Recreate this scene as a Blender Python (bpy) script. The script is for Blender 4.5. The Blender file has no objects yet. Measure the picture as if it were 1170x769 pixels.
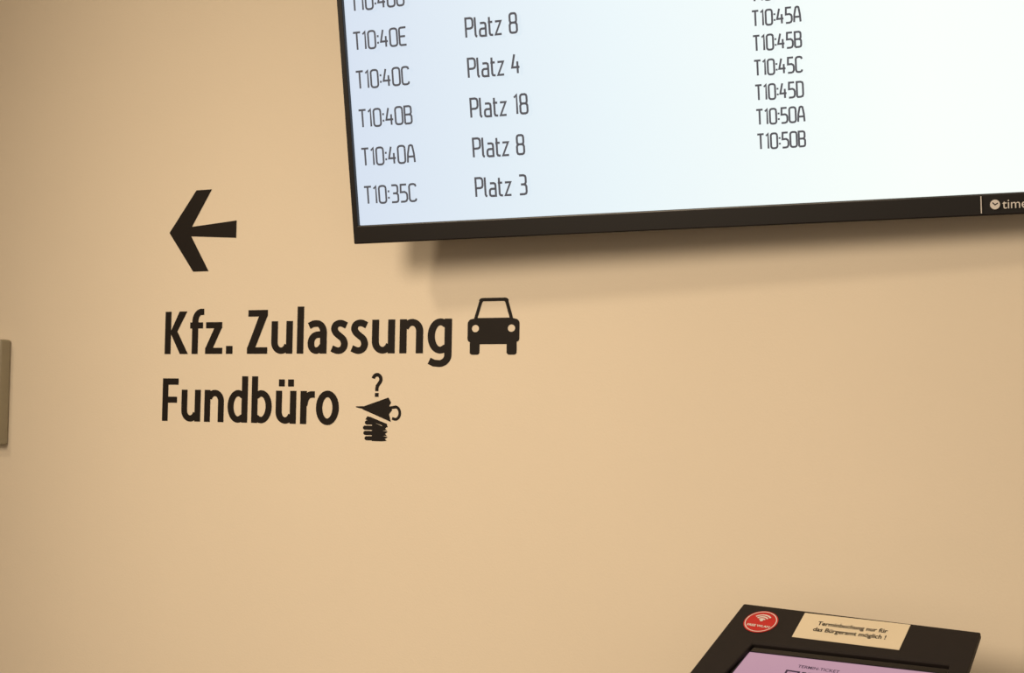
import bpy, math, random
import numpy as np
from mathutils import Matrix, Vector
random.seed(4)
sc=bpy.context.scene
sc.view_settings.view_transform='Standard'
sc.view_settings.look='None'
COL=bpy.context.collection

# ------------------------------------------------------------ helpers
def lin(c):
    return tuple(((v/255)/12.92 if v/255<=.04045 else ((v/255+.055)/1.055)**2.4) for v in c)
def mat(name,rgb,rough=.6,spec=.3,metal=0,emit=None,es=0):
    m=bpy.data.materials.new(name); m.use_nodes=True
    b=m.node_tree.nodes['Principled BSDF']
    c=lin(rgb)+(1,)
    b.inputs['Base Color'].default_value=c
    b.inputs['Roughness'].default_value=rough
    b.inputs['Specular IOR Level'].default_value=spec
    b.inputs['Metallic'].default_value=metal
    if emit:
        b.inputs['Emission Color'].default_value=lin(emit)+(1,)
        b.inputs['Emission Strength'].default_value=es
    return m
def noisy(m,scale,amt,bump=0,bscale=200):
    nt=m.node_tree; b=nt.nodes['Principled BSDF']
    tc=nt.nodes.new('ShaderNodeTexCoord')
    n=nt.nodes.new('ShaderNodeTexNoise'); n.inputs['Scale'].default_value=scale; n.inputs['Detail'].default_value=4
    nt.links.new(tc.outputs['Object'],n.inputs['Vector'])
    hv=nt.nodes.new('ShaderNodeHueSaturation'); hv.inputs['Color'].default_value=b.inputs['Base Color'].default_value[:]
    mr=nt.nodes.new('ShaderNodeMapRange'); mr.inputs['To Min'].default_value=1-amt; mr.inputs['To Max'].default_value=1+amt
    nt.links.new(n.outputs['Fac'],mr.inputs['Value']); nt.links.new(mr.outputs['Result'],hv.inputs['Value'])
    nt.links.new(hv.outputs['Color'],b.inputs['Base Color'])
    if bump:
        n2=nt.nodes.new('ShaderNodeTexNoise'); n2.inputs['Scale'].default_value=bscale; n2.inputs['Detail'].default_value=3
        nt.links.new(tc.outputs['Object'],n2.inputs['Vector'])
        bp=nt.nodes.new('ShaderNodeBump'); bp.inputs['Strength'].default_value=bump; bp.inputs['Distance'].default_value=.001
        nt.links.new(n2.outputs['Fac'],bp.inputs['Height']); nt.links.new(bp.outputs['Normal'],b.inputs['Normal'])
    return m
def mesh_obj(name,verts,faces,mats,parent=None,M=None,fm=None,bevel=0,seg=2):
    me=bpy.data.meshes.new(name); me.from_pydata([tuple(v) for v in verts],[],faces); me.update()
    o=bpy.data.objects.new(name,me); COL.objects.link(o)
    for m in (mats if isinstance(mats,(list,tuple)) else [mats]): me.materials.append(m)
    if fm:
        for p,i in zip(me.polygons,fm): p.material_index=i
    if parent: o.parent=parent
    if M is not None: o.matrix_basis=M
    if bevel:
        bv=o.modifiers.new('bevel','BEVEL'); bv.width=bevel; bv.segments=seg; bv.limit_method='ANGLE'
    return o
def prism(poly,z0,z1):
    n=len(poly); v=[(x,y,z0) for x,y in poly]+[(x,y,z1) for x,y in poly]
    f=[tuple(range(n-1,-1,-1)),tuple(range(n,2*n))]+[(i,(i+1)%n,n+(i+1)%n,n+i) for i in range(n)]
    return v,f
def box(x0,x1,y0,y1,z0,z1): return prism([(x0,y0),(x1,y0),(x1,y1),(x0,y1)],z0,z1)
def ring(outer,inner,z0,z1):
    n=len(outer); v=[]
    for z in (z0,z1):
        v+=[(x,y,z) for x,y in outer]+[(x,y,z) for x,y in inner]
    f=[]
    for i in range(n):
        j=(i+1)%n
        f.append((2*n+i,2*n+j,3*n+j,3*n+i)); f.append((i,n+i,n+j,j))
        f.append((i,j,2*n+j,2*n+i)); f.append((n+i,3*n+i,3*n+j,n+j))
    return v,f
def empty(name,loc):
    e=bpy.data.objects.new(name,None); COL.objects.link(e); e.location=loc; e.empty_display_size=.1; return e
def arc(cx,cy,rx,ry,a0,a1,n=12):
    return [(cx+rx*math.cos(math.radians(a0+(a1-a0)*i/n)),cy+ry*math.sin(math.radians(a0+(a1-a0)*i/n))) for i in range(n+1)]
def catmull(P,n=6,closed=False):
    out=[]; m=len(P)
    for i in range(m-1):
        p0=P[max(i-1,0)];p1=P[i];p2=P[i+1];p3=P[min(i+2,m-1)]
        for k in range(n):
            t=k/n
            out.append(tuple(.5*((2*p1[c])+(-p0[c]+p2[c])*t+(2*p0[c]-5*p1[c]+4*p2[c]-p3[c])*t*t+(-p0[c]+3*p1[c]-3*p2[c]+p3[c])*t**3) for c in (0,1)))
    out.append(P[-1]); return out
def stroke(path,wv,wh,closed=False):
    """ribbon with stem width wv and horizontal-bar thickness wh -> verts, faces"""
    P=[np.array(p,float) for p in path]
    if closed and np.linalg.norm(P[0]-P[-1])<1e-6: P=P[:-1]
    n=len(P); L=[];R=[]
    for i in range(n):
        def nrm(a,b):
            d=b-a; d/=max(np.linalg.norm(d),1e-9); return np.array([-d[1],d[0]])
        ns=[]
        if i>0 or closed: ns.append(nrm(P[i-1],P[i]))
        if i<n-1 or closed: ns.append(nrm(P[i],P[(i+1)%n]))
        m=sum(ns); m/=max(np.linalg.norm(m),1e-9)
        k=1/max(.6,float(m@ns[0]))
        off=np.array([m[0]*wv/2,m[1]*wh/2])*k
        L.append(P[i]+off);R.append(P[i]-off)
    v=L+R; f=[]
    for i in range(n if closed else n-1):
        j=(i+1)%n; f.append((n+i,n+j,j,i))
    return [tuple(a) for a in v],f
class Flat:
    def __init__(s): s.v=[];s.f=[];s.n=0
    def add(s,v,f,sx=1,sy=1,ox=0,oy=0):
        z=(s.n%6)*3e-5; s.n+=1
        b=len(s.v); s.v+=[(x*sx+ox,y*sy+oy,z) for x,y in v]; s.f+=[tuple(i+b for i in q) for q in f]
    def poly(s,p,**k):
        s.add(p,[tuple(range(len(p)))],**k)
    def obj(s,name,m,parent=None,M=None):
        return mesh_obj(name,s.v,s.f,m,parent,M)
XZ=Matrix.Rotation(math.pi/2,4,'X')       # drawing plane (x,y) -> wall plane (x,z)
def T(x,y,z): return Matrix.Translation((x,y,z))

# ------------------------------------------------------------ materials
m_wall=noisy(mat('painted_plaster',(229,218,199),.75,.25),2.2,.035,.25,260)
m_side=noisy(mat('side_wall_paint',(215,190,155),.8,.2),3,.03)
m_floor=noisy(mat('stone_floor',(120,105,90),.45,.4),6,.15)
m_ceil=noisy(mat('ceiling_paint',(215,205,190),.9,.1),5,.03)
m_ink=noisy(mat('black_vinyl',(24,18,14),.6,.2),30,.1)
m_tvb=mat('tv_bezel_black',(16,12,11),.35,.4)
m_tvback=mat('tv_back_plastic',(22,20,20),.6,.3)
m_txt=mat('display_text_grey',(40,42,48),.5,.1,0,(84,84,90),.9)
m_white=mat('white_print',(225,220,215),.6,.2)
m_steel=noisy(mat('brushed_steel',(130,128,124),.4,.5,.8),40,.1)
m_kfr=noisy(mat('kiosk_black_case',(31,25,23),.6,.3),60,.15)
m_kgl=mat('kiosk_inner_gloss',(14,11,12),.12,.5)
m_red=mat('sticker_red',(196,38,34),.4,.4)
m_cream=noisy(mat('label_paper',(230,217,190),.6,.2),20,.03)
m_mauve=mat('kiosk_display',(60,45,60),.15,.5,0,(200,158,176),.8)
m_kdark=mat('kiosk_display_dark',(20,15,22),.3,.2,0,(75,50,75),.5)
m_box=noisy(mat('box_olive_grey',(172,166,146),.5,.35),15,.04)
m_base=mat('skirting',(90,80,70),.5,.3)

# display: pale blue, viewing-angle brightening to the right painted into its emission colour
m_scr=bpy.data.materials.new('tv_display_view_gradient'); m_scr.use_nodes=True
nt=m_scr.node_tree; b=nt.nodes['Principled BSDF']
b.inputs['Base Color'].default_value=(.02,.02,.02,1); b.inputs['Roughness'].default_value=.35; b.inputs['Specular IOR Level'].default_value=.2
tc=nt.nodes.new('ShaderNodeTexCoord'); sp=nt.nodes.new('ShaderNodeSeparateXYZ'); rp=nt.nodes.new('ShaderNodeValToRGB')
nt.links.new(tc.outputs['Generated'],sp.inputs[0]); nt.links.new(sp.outputs['X'],rp.inputs['Fac'])
e=rp.color_ramp.elements; e[0].position=0; e[0].color=lin((212,224,240))+(1,); e[1].position=.8; e[1].color=lin((248,255,250))+(1,)
x=rp.color_ramp.elements.new(.4); x.color=lin((230,243,248))+(1,)
nt.links.new(rp.outputs['Color'],b.inputs['Emission Color']); b.inputs['Emission Strength'].default_value=1.0

# ------------------------------------------------------------ room
v,f=box(-3.2,4.2,0,.12,0,4.2); mesh_obj('wall_back',v,f,m_wall)
v,f=box(-3.32,-3.2,-5.5,.12,0,4.2); mesh_obj('wall_left',v,f,m_side)
v,f=box(-3.32,4.2,-5.5,.12,-.1,0); mesh_obj('floor',v,f,m_floor)
v,f=box(-3.32,4.2,-5.5,.12,4.2,4.3); mesh_obj('ceiling',v,f,m_ceil)
v,f=box(-3.2,4.2,-.015,0,0,.08); mesh_obj('baseboard_back',v,f,m_base)

# ------------------------------------------------------------ lettering (mm, cap height 84)
SV,SH=14.8,12.3
def rect(x0,y0,x1,y1): return ('p',[(x0,y0),(x1,y0),(x1,y1),(x0,y1)])
def st(p,c=False): return ('s',p,c)
def stem(x,y0,y1): return rect(x-SV/2,y0,x+SV/2,y1)
U_=[stem(46.5,0,62), st([(12.3,62),(12.3,24)]+arc(28,22,15.7,16.2,180,270)[1:]+arc(28,24,16,18.2,270,335)[1:])]
BOWL_R=[(47,50)]+arc(30.5,31,18.5,25.4,60,300,24)+[(47,12)]
G={
'K':(64,[stem(12.3,0,84),('p',[(17,41),(40,84),(59,84),(34,42)]),('p',[(17,44),(34,47),(63,0),(43,0)])]),
'f':(37,[st([(15.5,0),(15.5,66)]+arc(30,64,14.5,18.5,180,95)[1:]+[(36.5,82.5)]),rect(3,50,34.5,62)]),
'z':(49,[rect(5,50,44,62),rect(4,0,45.5,12),('p',[(4,10),(26,52),(44,52),(22,10)])]),
'.':(28,[rect(5.5,0,21,15.5)]),
' ':(24,[]),
'Z':(55,[rect(5,71.5,50.5,84),rect(3.5,0,51,12.5),('p',[(3.5,10),(31,74),(50.5,74),(22,10)])]),
'u':(59,U_),
'n':(59,[stem(12.3,0,62),st([(46.7,0),(46.7,38)]+arc(31,40,15.7,16.2,0,90)[1:]+arc(31,38,16,18.2,90,155)[1:])]),
'l':(25,[stem(12.3,0,89)]),
'a':(53,[st([(39.5,0),(39.5,40)]+arc(24.5,39,15,17.5,0,90)[1:]+[(16,56),(7,52)]),
         st([(40,36),(27,35.5)]+arc(27,20,15.2,15.5,95,180)[1:]+arc(24,18,12.2,12.4,180,275)[1:]+[(32,8),(39,15.5)])]),
's':(44,[st(catmull([(37,52),(25,56.5),(14.5,54),(10.7,46.5),(14,39),(22,32.8),(30,26.5),(33.2,17),(29,8.5),(19,5.3),(5.5,9.5)]))]),
'g':(59,[st(BOWL_R),st([(46.7,62),(46.7,-1)]+arc(29,-3,17.7,15.5,0,-90)[1:]+[(18,-17.5),(8.5,-13.5)])]),
'd':(59,[st(BOWL_R),stem(46.7,0,89)]),
'b':(59,[st([(59-x,y) for x,y in BOWL_R]),stem(12.3,0,89)]),
'F':(50,[stem(12.3,0,84),rect(8,71.5,46,84),rect(8,36,43,48)]),
'r':(39,[stem(12.3,0,62),st(catmull([(14,35),(17.5,47),(26,54.5),(38.5,55.6)]))]),
'o':(59,[st(arc(29.5,31,19.2,26,0,360,32),True)]),
'\u00fc':(59,U_+[rect(11.5,70,25.5,83.5),rect(33.5,70,47.5,83.5)]),
}
def lettering(txt,x_left,x_right,base,s):
    F=Flat(); x=0; parts=[]
    for ch in txt:
        a,gl=G[ch]
        for q in gl: parts.append((x,q))
        x+=a
    tmp=[]
    for ox,q in parts:
        if q[0]=='p': tmp.append(([(px+ox,py) for px,py in q[1]],[tuple(range(len(q[1])))]))
        else:
            v,f=stroke(q[1],SV,SH,q[2]); tmp.append(([(px+ox,py) for px,py in v],f))
    xs=[p[0] for v,f in tmp for p in v]; a,b_=min(xs),max(xs)
    k=(x_right-x_left)/(b_-a)
    for v,f in tmp: F.add([((px-a)*k+x_left,py*s+base) for px,py in v],f,sx=.001,sy=.001)
    return F
sign=empty('wall_sign_lettering',(-.45,0,1.6)); SM=T(.45,-.0006,-1.6)
A=lettering('Kfz. Zulassung',-772,-120,1599,1.0)
B=lettering('Fundb\u00fcro',-774,-357,1467,1.0)
A.obj('text_line_1',m_ink,sign,SM@XZ)
B.obj('text_line_2',m_ink,sign,SM@XZ)

AR=Flat()
AR.poly([(x/1000,y/1000) for x,y in [(-768,1840),(-703,1922),(-665,1922),(-712,1850),(-603,1858),(-603,1824),(-713,1831),(-668,1761),(-706,1761)][::-1]])
AR.obj('direction_arrow',m_ink,sign,SM@XZ)

# car pictogram: 2D curve with holes
def rrect(x0,y0,x1,y1,r,n=5):
    if not isinstance(r,tuple): r=(r,)*4
    o=[]
    for (cx,cy,a,rr) in ((x1-r[0],y1-r[0],0,r[0]),(x0+r[1],y1-r[1],90,r[1]),(x0+r[2],y0+r[2],180,r[2]),(x1-r[3],y0+r[3],270,r[3])):
        o+=arc(cx,cy,rr,rr,a,a+90,n)
    return o
def curve_obj(name,loops,m,M,parent=None,s=.001):
    cu=bpy.data.curves.new(name,'CURVE'); cu.dimensions='2D'; cu.fill_mode='BOTH'
    for lp in loops:
        sp=cu.splines.new('POLY'); sp.points.add(len(lp)-1)
        for i,(x,y) in enumerate(lp): sp.points[i].co=(x*s,y*s,0,1)
        sp.use_cyclic_u=True
    o=bpy.data.objects.new(name,cu); COL.objects.link(o); cu.materials.append(m)
    bpy.context.view_layer.update()
    me=bpy.data.meshes.new_from_object(o.evaluated_get(bpy.context.evaluated_depsgraph_get()))
    n=bpy.data.objects.new(name,me); bpy.data.objects.remove(o); COL.objects.link(n); n.name=name; n.parent=parent; n.matrix_basis=M
    if not me.materials: me.materials.append(m)
    return n
car_out=[(5,23),(5,2)]+arc(10,4,5,5,200,270,3)+arc(20,4,5,5,270,340,3)+[(25,2),(25,19),(80,19),(80,2)]+arc(85,4,5,5,200,270,3)+arc(95,4,5,5,270,340,3)+[(100,2),(100,23)]+arc(99,29,6,6,270,360,3)+[(105,52)]+arc(96,58,9,9,0,70,4)+[(92,68),(82,101)]+arc(76,100,7,7,20,90,4)+arc(29,100,7,7,90,160,4)+[(23,101),(13,68)]+arc(9,58,9,9,110,180,4)+[(0,52)]+arc(6,29,6,6,180,270,3)
win=[(20,69),(85,69),(76,98),(74,100.5),(31,100.5),(29,98)]
l1=arc(16,49,7.5,7,0,350,16); l2=arc(89,49,7.5,7,0,350,16)
curve_obj('car_pictogram',[car_out,win,l1,l2],m_ink,SM@T(-.088,0,1.597)@XZ@Matrix.Diagonal((.98,.93,1,1)),sign)

# lost property pictogram : question mark, umbrella, glove
P=Flat(); K=dict(sx=.001,sy=.001)
def ps(path,w): P.add(*stroke(path,w,w),**K)
ps(arc(0,57,8.5,9,170,-50,14)+[(1,44),(0,40),(0,34)],7.2)
P.poly([(-4,23),(4,23),(4,30.5),(-4,30.5)],**K)
P.poly([(-46,2.2),(-30,-1),(-30,4.5),(-46,3.8)],**K)
P.poly([(-35,2),(-30,-2),(32,-25),(28,-10),(35,-2),(28,6),(32,12),(26,22)],**K)
ps([(30,2),(42,4)]+arc(42,-8,9.5,12,85,-100,10)+[(35,-18)],5.5)
for i,x0 in enumerate((-25,-29,-28,-25)):
    y=-23-i*10.2
    P.poly([(x0+3,y-8.2),(-6,y-8.2),(-6,y),(x0+3,y),(x0,y-2.5),(x0,y-6)],**K)
P.poly([(-9,-63),(14,-63),(14,-34),(-9,-25)],**K)
for i in range(3):
    y=-63+i*10.2
    P.poly([(13,y),(24,y+1),(20,y+4.5),(26,y+9),(13,y+10.5)],**K)
P.poly([(-24,-21.5),(-20,-15),(-12,-16.5),(24,-29),(25,-36),(-4,-27)][::-1],**K)
P.obj('lost_property_pictogram',m_ink,sign,SM@T(-.275,0,1.498)@XZ@Matrix.Diagonal((.97,.94,1,1)))

# ------------------------------------------------------------ television
tau=math.radians(9.81); sw=math.radians(3); ro=math.radians(.5)
e1=Vector((math.cos(sw),math.sin(sw),0)); nh=Vector((-math.sin(sw),math.cos(sw),0))
up=-nh*math.sin(tau)+Vector((0,0,math.cos(tau)))
e1,up=e1*math.cos(ro)+up*math.sin(ro), up*math.cos(ro)-e1*math.sin(ro)
ny=up.cross(e1)
RT=Matrix(((e1.x,ny.x,up.x,0),(e1.y,ny.y,up.y,0),(e1.z,ny.z,up.z,0),(0,0,0,1)))
O=(-.244,-.130,1.785)
tv=empty('wall_mounted_television',O)
TW,TH=1.225,.712
def fr(x0,z0,x1,z1): return [(x0,z0),(x1,z0),(x1,z1),(x0,z1)]
v,f=ring(fr(0,0,TW,TH),fr(.010,.032,TW-.010,TH-.012),-.0,.012)
mesh_obj('bezel',v,f,m_tvb,tv,RT@XZ@T(0,0,-.008),bevel=.0015)
v,f=prism(fr(.008,.030,TW-.008,TH-.010),0,.002)
mesh_obj('display_panel',[(a,c,.0) for a,c,d in v[:4]],[(0,1,2,3)],m_scr,tv,RT@XZ@T(0,0,-.004))
v,f=box(.004,TW-.004,.006,.030,.004,TH-.004); mesh_obj('rear_shell',v,f,m_tvback,tv,RT,bevel=.004)
v,f=box(.25,TW-.25,.03,.055,.10,.50); mesh_obj('rear_housing',v,f,m_tvback,tv,RT,bevel=.008)
v,f=box(.10,.75,.105,.130,.17,.40); mesh_obj('wall_plate',v,f,m_steel,tv,T(.0,0,0))
for i,xx in enumerate((.36,.80)):
    v,f=box(xx,xx+.04,.05,.075,.08,.55); mesh_obj('mount_arm_%d'%(i+1),v,f,m_steel,tv,RT)
v,f=box(.30,.70,.0,.115,.24,.30); mesh_obj('mount_bracket',v,f,m_steel,tv,T(0,0,0))

# thin display font
def rrs(w,h=1,r=.1): return rrect(0,0,w,h,r,3)
S={
'T':(.46,[[(0,1),(.46,1)],[(.23,1),(.23,0)]]),
'1':(.19,[[(0,.86),(.15,1),(.15,0)]]),
'0':(.44,[rrs(.44,1,.15)+[rrs(.44,1,.15)[0]]]),
':':(.05,[[(.02,.22),(.02,.34)],[(.02,.6),(.02,.72)]]),
'4':(.44,[[(.16,1),(0,.32),(.44,.32)],[(.32,.62),(.32,0)]]),
'5':(.42,[[(.4,1),(.04,1),(.02,.56),(.27,.57),(.38,.5),(.42,.4),(.42,.16),(.36,.04),(.25,0),(0,0)]]),
'E':(.42,[[(.42,1),(.1,1),(.03,.97),(0,.9),(0,.1),(.03,.03),(.1,0),(.42,0)],[(0,.5),(.36,.5)]]),
'C':(.42,[[(.42,.85),(.38,.96),(.28,1),(.13,1),(.04,.96),(0,.86),(0,.14),(.04,.04),(.13,0),(.28,0),(.38,.04),(.42,.15)]]),
'G':(.42,[[(.42,.85),(.38,.96),(.28,1),(.13,1),(.04,.96),(0,.86),(0,.14),(.04,.04),(.13,0),(.28,0),(.38,.04),(.42,.15),(.42,.48),(.24,.48)]]),
'A':(.44,[[(0,0),(.03,.5),(.13,.96),(.2,1),(.26,1),(.33,.96),(.41,.5),(.44,0)],[(.02,.34),(.42,.34)]]),
'B':(.42,[[(0,0),(0,1),(.28,1),(.37,.96),(.4,.88),(.4,.64),(.36,.55),(.28,.52),(0,.52)],[(.28,.52),(.38,.48),(.42,.4),(.42,.12),(.38,.03),(.28,0),(0,0)]]),
'D':(.42,[[(0,0),(0,1),(.26,1),(.38,.96),(.42,.84),(.42,.16),(.38,.04),(.26,0),(0,0)]]),
'P':(.42,[[(0,0),(0,1),(.28,1),(.38,.96),(.42,.86),(.42,.6),(.38,.5),(.28,.46),(0,.46)]]),
'l':(.12,[[(0,1.02),(0,.1),(.04,.02),(.1,0)]]),
'a':(.36,[[(.03,.68),(.26,.68),(.34,.64),(.36,.56),(.36,0),(.1,0),(.02,.04),(0,.12),(0,.26),(.03,.34),(.1,.38),(.36,.38)]]),
't':(.28,[[(.08,.95),(.08,.1),(.12,.02),(.2,0),(.28,0)],[(0,.68),(.27,.68)]]),
'z':(.36,[[(0,.68),(.34,.68),(0,0),(.36,0)]]),
'8':(.42,[[(.12,.52),(.04,.56),(.02,.64),(.02,.88),(.05,.96),(.12,1),(.3,1),(.37,.96),(.4,.88),(.4,.64),(.38,.56),(.3,.52),(.12,.52),(.04,.48),(0,.4),(0,.12),(.04,.03),(.12,0),(.3,0),(.38,.03),(.42,.12),(.42,.4),(.38,.48),(.3,.52)]]),
'3':(.42,[[(.02,1),(.28,1),(.37,.96),(.4,.88),(.4,.64),(.36,.55),(.28,.52),(.1,.52)],[(.28,.52),(.38,.48),(.42,.4),(.42,.12),(.38,.03),(.28,0),(0,0)]]),
' ':(.2,[]),
}
def srow(F,txt,x0,z0,cap,kx,w=.12):
    x=0
    for ch in txt:
        a,gl=S[ch]
        for p in gl:
            v,f=stroke([(q[0]*cap*kx+x,q[1]*cap) for q in p],w*cap,w*cap)
            F.add([(px+x0,py+z0) for px,py in v],f,sx=.001,sy=.001)
        x+=(a+.15)*cap*kx
    return x
def swid(txt): return sum(S[c][0]+.15 for c in txt)-.15
Fs=Flat()
k1_=102/(swid('T10:40E')*29)
left=['T10:35C','T10:40A','T10:40B','T10:40C','T10:40E','T10:40G','T10:40D','T10:35B']
desk=['Platz 3','Platz 8','Platz 18','Platz 4','Platz 8','Platz 4','Platz 1','Platz 8']
kp=92/(swid('Platz 8')*31)
for i,(a,d) in enumerate(zip(left,desk)):
    z=69+i*65.8
    srow(Fs,a,28,z,29,k1_); srow(Fs,d,242,z+1,31,kp)
k3=74/(swid('T10:45A')*22.5)
for i,a in enumerate(['T10:50B','T10:50A','T10:45D','T10:45C','T10:45B','T10:45A','T10:40G','T10:40D','T10:35B']):
    srow(Fs,a,725,118+i*37.3,22.5,k3,.135)
Fs.obj('queue_listing_text',m_txt,tv,RT@T(0,-.0046+.0,0)@XZ)
def text(name,body,size,m,parent,M,align='LEFT',offset=0,sx=1,sp=1):
    cu=bpy.data.curves.new(name,'FONT'); cu.body=body; cu.size=size; cu.align_x=align; cu.offset=offset; cu.space_line=sp
    o=bpy.data.objects.new(name,cu); COL.objects.link(o); cu.materials.append(m); o.parent=parent
    o.matrix_basis=M@Matrix.Diagonal((sx,1,1,1)); return o
Fl=Flat()
Fl.poly([(1052,4),(1053.4,4),(1053.4,29),(1052,29)],**K)
Fl.poly([(1072+7*math.cos(a*math.pi/12),16+7*math.sin(a*math.pi/12)) for a in range(24)],**K)
Fl.obj('logo_mark',m_white,tv,RT@T(0,-.0087,0)@XZ)
Fk=Flat(); Fk.add(*stroke([(1068.5,19),(1072,15.5),(1076,18)],1.6,1.6),**K)
Fk.obj('logo_hands',m_tvb,tv,RT@T(0,-.0092,0)@XZ)
Fm=text('logo_text','timeacle',.0195,m_white,tv,RT@T(1.082,-.0087,.0095)@XZ)

# ------------------------------------------------------------ kiosk
al=math.radians(3); el=math.radians(30); th=math.radians(3.2)
a1=Vector((math.cos(al),-math.sin(al),0)); a2=Vector((math.sin(al)*math.cos(el),math.cos(al)*math.cos(el),math.sin(el)))
k1=a1*math.cos(th)-a2*math.sin(th); k2=a2*math.cos(th)+a1*math.sin(th); kn=k1.cross(k2)
k0=Vector((.465,-.120,1.212))
KL=Vector((.62,-.27,0))
RK=T(*(k0-KL))@Matrix(((k1.x,k2.x,kn.x,0),(k1.y,k2.y,kn.y,0),(k1.z,k2.z,kn.z,0),(0,0,0,1)))
kio=empty('ticket_kiosk',KL)
def mm(p): return [(x/1000,y/1000) for x,y in p]
out=mm([(-26,-300),(372,-300),(356,0),(0,0)])
inn=mm([(14,-275),(345,-275),(334,-78),(50,-89)])
v,f=ring(out,inn,-.010,0); mesh_obj('top_frame',v,f,m_kfr,kio,RK,bevel=.002)
v,f=prism(mm([(0,-280),(345,-280),(330,-22),(25,-22)]),-.05,-.010); mesh_obj('lower_case',v,f,m_kfr,kio,RK,bevel=.004)
v,f=ring(mm([(16,-273),(343,-273),(332.5,-80),(51.5,-91)]),mm([(30,-262),(331,-262),(320,-92),(49,-102)]),-.0095,-.0045); mesh_obj('display_surround',v,f,m_kgl,kio,RK,bevel=.0008)
mesh_obj('touch_display',[(x,y,0) for x,y in mm([(28,-264),(333,-264),(322,-90),(47,-100)])],[(0,1,2,3)],m_mauve,kio,RK@T(0,0,-.0062))
Fq=Flat()
q0x,q0y,qs=116,-192,3.0
for i in range(21):
    for j in range(21):
        fin=False
        for (cx,cy) in ((3,3),(17,3),(3,17)):
            d=max(abs(i-cx),abs(j-cy))
            if d<=4: fin=True; on=(d in(0,1,3))
        if not fin: on=random.random()<.5
        if on: Fq.poly([(q0x+i*qs,q0y+j*qs),(q0x+(i+1)*qs,q0y+j*qs),(q0x+(i+1)*qs,q0y+(j+1)*qs),(q0x+i*qs,q0y+(j+1)*qs)],**K)
Fq.obj('qr_code',m_kdark,kio,RK@T(0,0,-.0058))
text('display_title','TERMIN-TICKET',.0085,m_kdark,kio,RK@T(.160,-.121,-.0056),'CENTER',.0001)
Fr=Flat(); Fr.poly([(43+26*math.cos(a*math.pi/24),-39+26*math.sin(a*math.pi/24)) for a in range(48)],**K)
Fr.obj('wlan_sticker',m_red,kio,RK@T(0,0,.0006))
Fw=Flat()
Fw.add(*stroke(arc(43,-39,23.5,23.5,0,360,40),1.4,1.4,True),**K)
for rr in (6,10.5,15): Fw.add(*stroke(arc(43,-38,rr,rr,40,140,12),2.6,2.6),**K)
Fw.poly(arc(43,-36,2.6,2.6,0,340,10),**K)
Fw.obj('sticker_wifi_symbol',m_white,kio,RK@T(0,0,.0010))
text('sticker_text','FREE WLAN',.0068,m_white,kio,RK@T(.043,-.0515,.0010),'CENTER',.0002)
LB=T(.1796,-.0335,0)@Matrix.Rotation(math.radians(.8),4,'Z')
v,f=prism(mm([(-79,-29),(79,-29),(79,29),(-79,29)]),0,.0006)
mesh_obj('notice_label',v,f,m_cream,kio,RK@LB)
text('notice_text','Terminbuchung nur f\u00fcr\ndas B\u00fcrgeramt m\u00f6glich !',.0125,m_ink,kio,RK@LB@T(0,.004,.0010),'CENTER',.00022,.88,1.15)
v,f=box(-.08,.08,-.045,.045,.02,1.10); mesh_obj('column',v,f,m_steel,kio,T(0,0,0),bevel=.006)
v,f=box(-.22,.22,-.20,.16,0,.02); mesh_obj('base_plate',v,f,m_steel,kio,T(0,0,0),bevel=.004)

# ------------------------------------------------------------ box at the left
bx=empty('wall_control_box',(-1.35,0,1.52))
v,f=box(-.17,.165,-.030,0,-.11,.11); mesh_obj('housing',v,f,m_box,bx,T(0,0,0),bevel=.004)
v,f=ring(fr(-.155,-.095,.150,.095),fr(-.150,-.090,.145,.090),0,.002); mesh_obj('cover_rim',v,f,m_box,bx,XZ@T(0,0,.0300))
v,f=box(-.05,.05,-.036,-.030,-.03,.03); mesh_obj('handle_plate',v,f,m_steel,bx,T(0,0,0),bevel=.001)

# ------------------------------------------------------------ lights
def spot(name,loc,tgt,power,size,blend,rad,col):
    l=bpy.data.lights.new(name,'SPOT'); l.energy=power; l.spot_size=math.radians(size); l.spot_blend=blend; l.shadow_soft_size=rad; l.color=col
    o=bpy.data.objects.new(name,l); COL.objects.link(o); o.location=loc
    o.rotation_euler=(Vector(tgt)-Vector(loc)).to_track_quat('-Z','Y').to_euler(); return o
spot('foyer_spot_light',(-2.0,-2.65,3.9),(.35,0,1.25),150,52,.9,.22,(1,.80,.56))
spot('soft_fill_spot',(-.9,-4.0,2.9),(.15,0,1.0),500,56,1,.8,(1,.80,.58))  # unseen soft lamp, added to lighten the television shadow and shape the wall falloff
w=bpy.data.worlds.new('world'); sc.world=w; w.use_nodes=True
w.node_tree.nodes['Background'].inputs[0].default_value=(1,.81,.60,1); w.node_tree.nodes['Background'].inputs[1].default_value=.55

# ------------------------------------------------------------ camera
psi,tht,rho=[math.radians(a) for a in (27.07,2.82,.94)]
fw=Vector((-math.sin(psi)*math.cos(tht),math.cos(psi)*math.cos(tht),math.sin(tht)))
r0=Vector((math.cos(psi),math.sin(psi),0)); u0=r0.cross(fw)
r=r0*math.cos(rho)+u0*math.sin(rho); u=u0*math.cos(rho)-r0*math.sin(rho)
cd=bpy.data.cameras.new('camera'); co=bpy.data.objects.new('camera',cd); COL.objects.link(co)
cd.sensor_width=36; cd.lens=1700/1170*36; cd.clip_start=.05
co.matrix_world=Matrix(((r.x,u.x,-fw.x,1.182),(r.y,u.y,-fw.y,-2.312),(r.z,u.z,-fw.z,1.5),(0,0,0,1)))
sc.camera=co
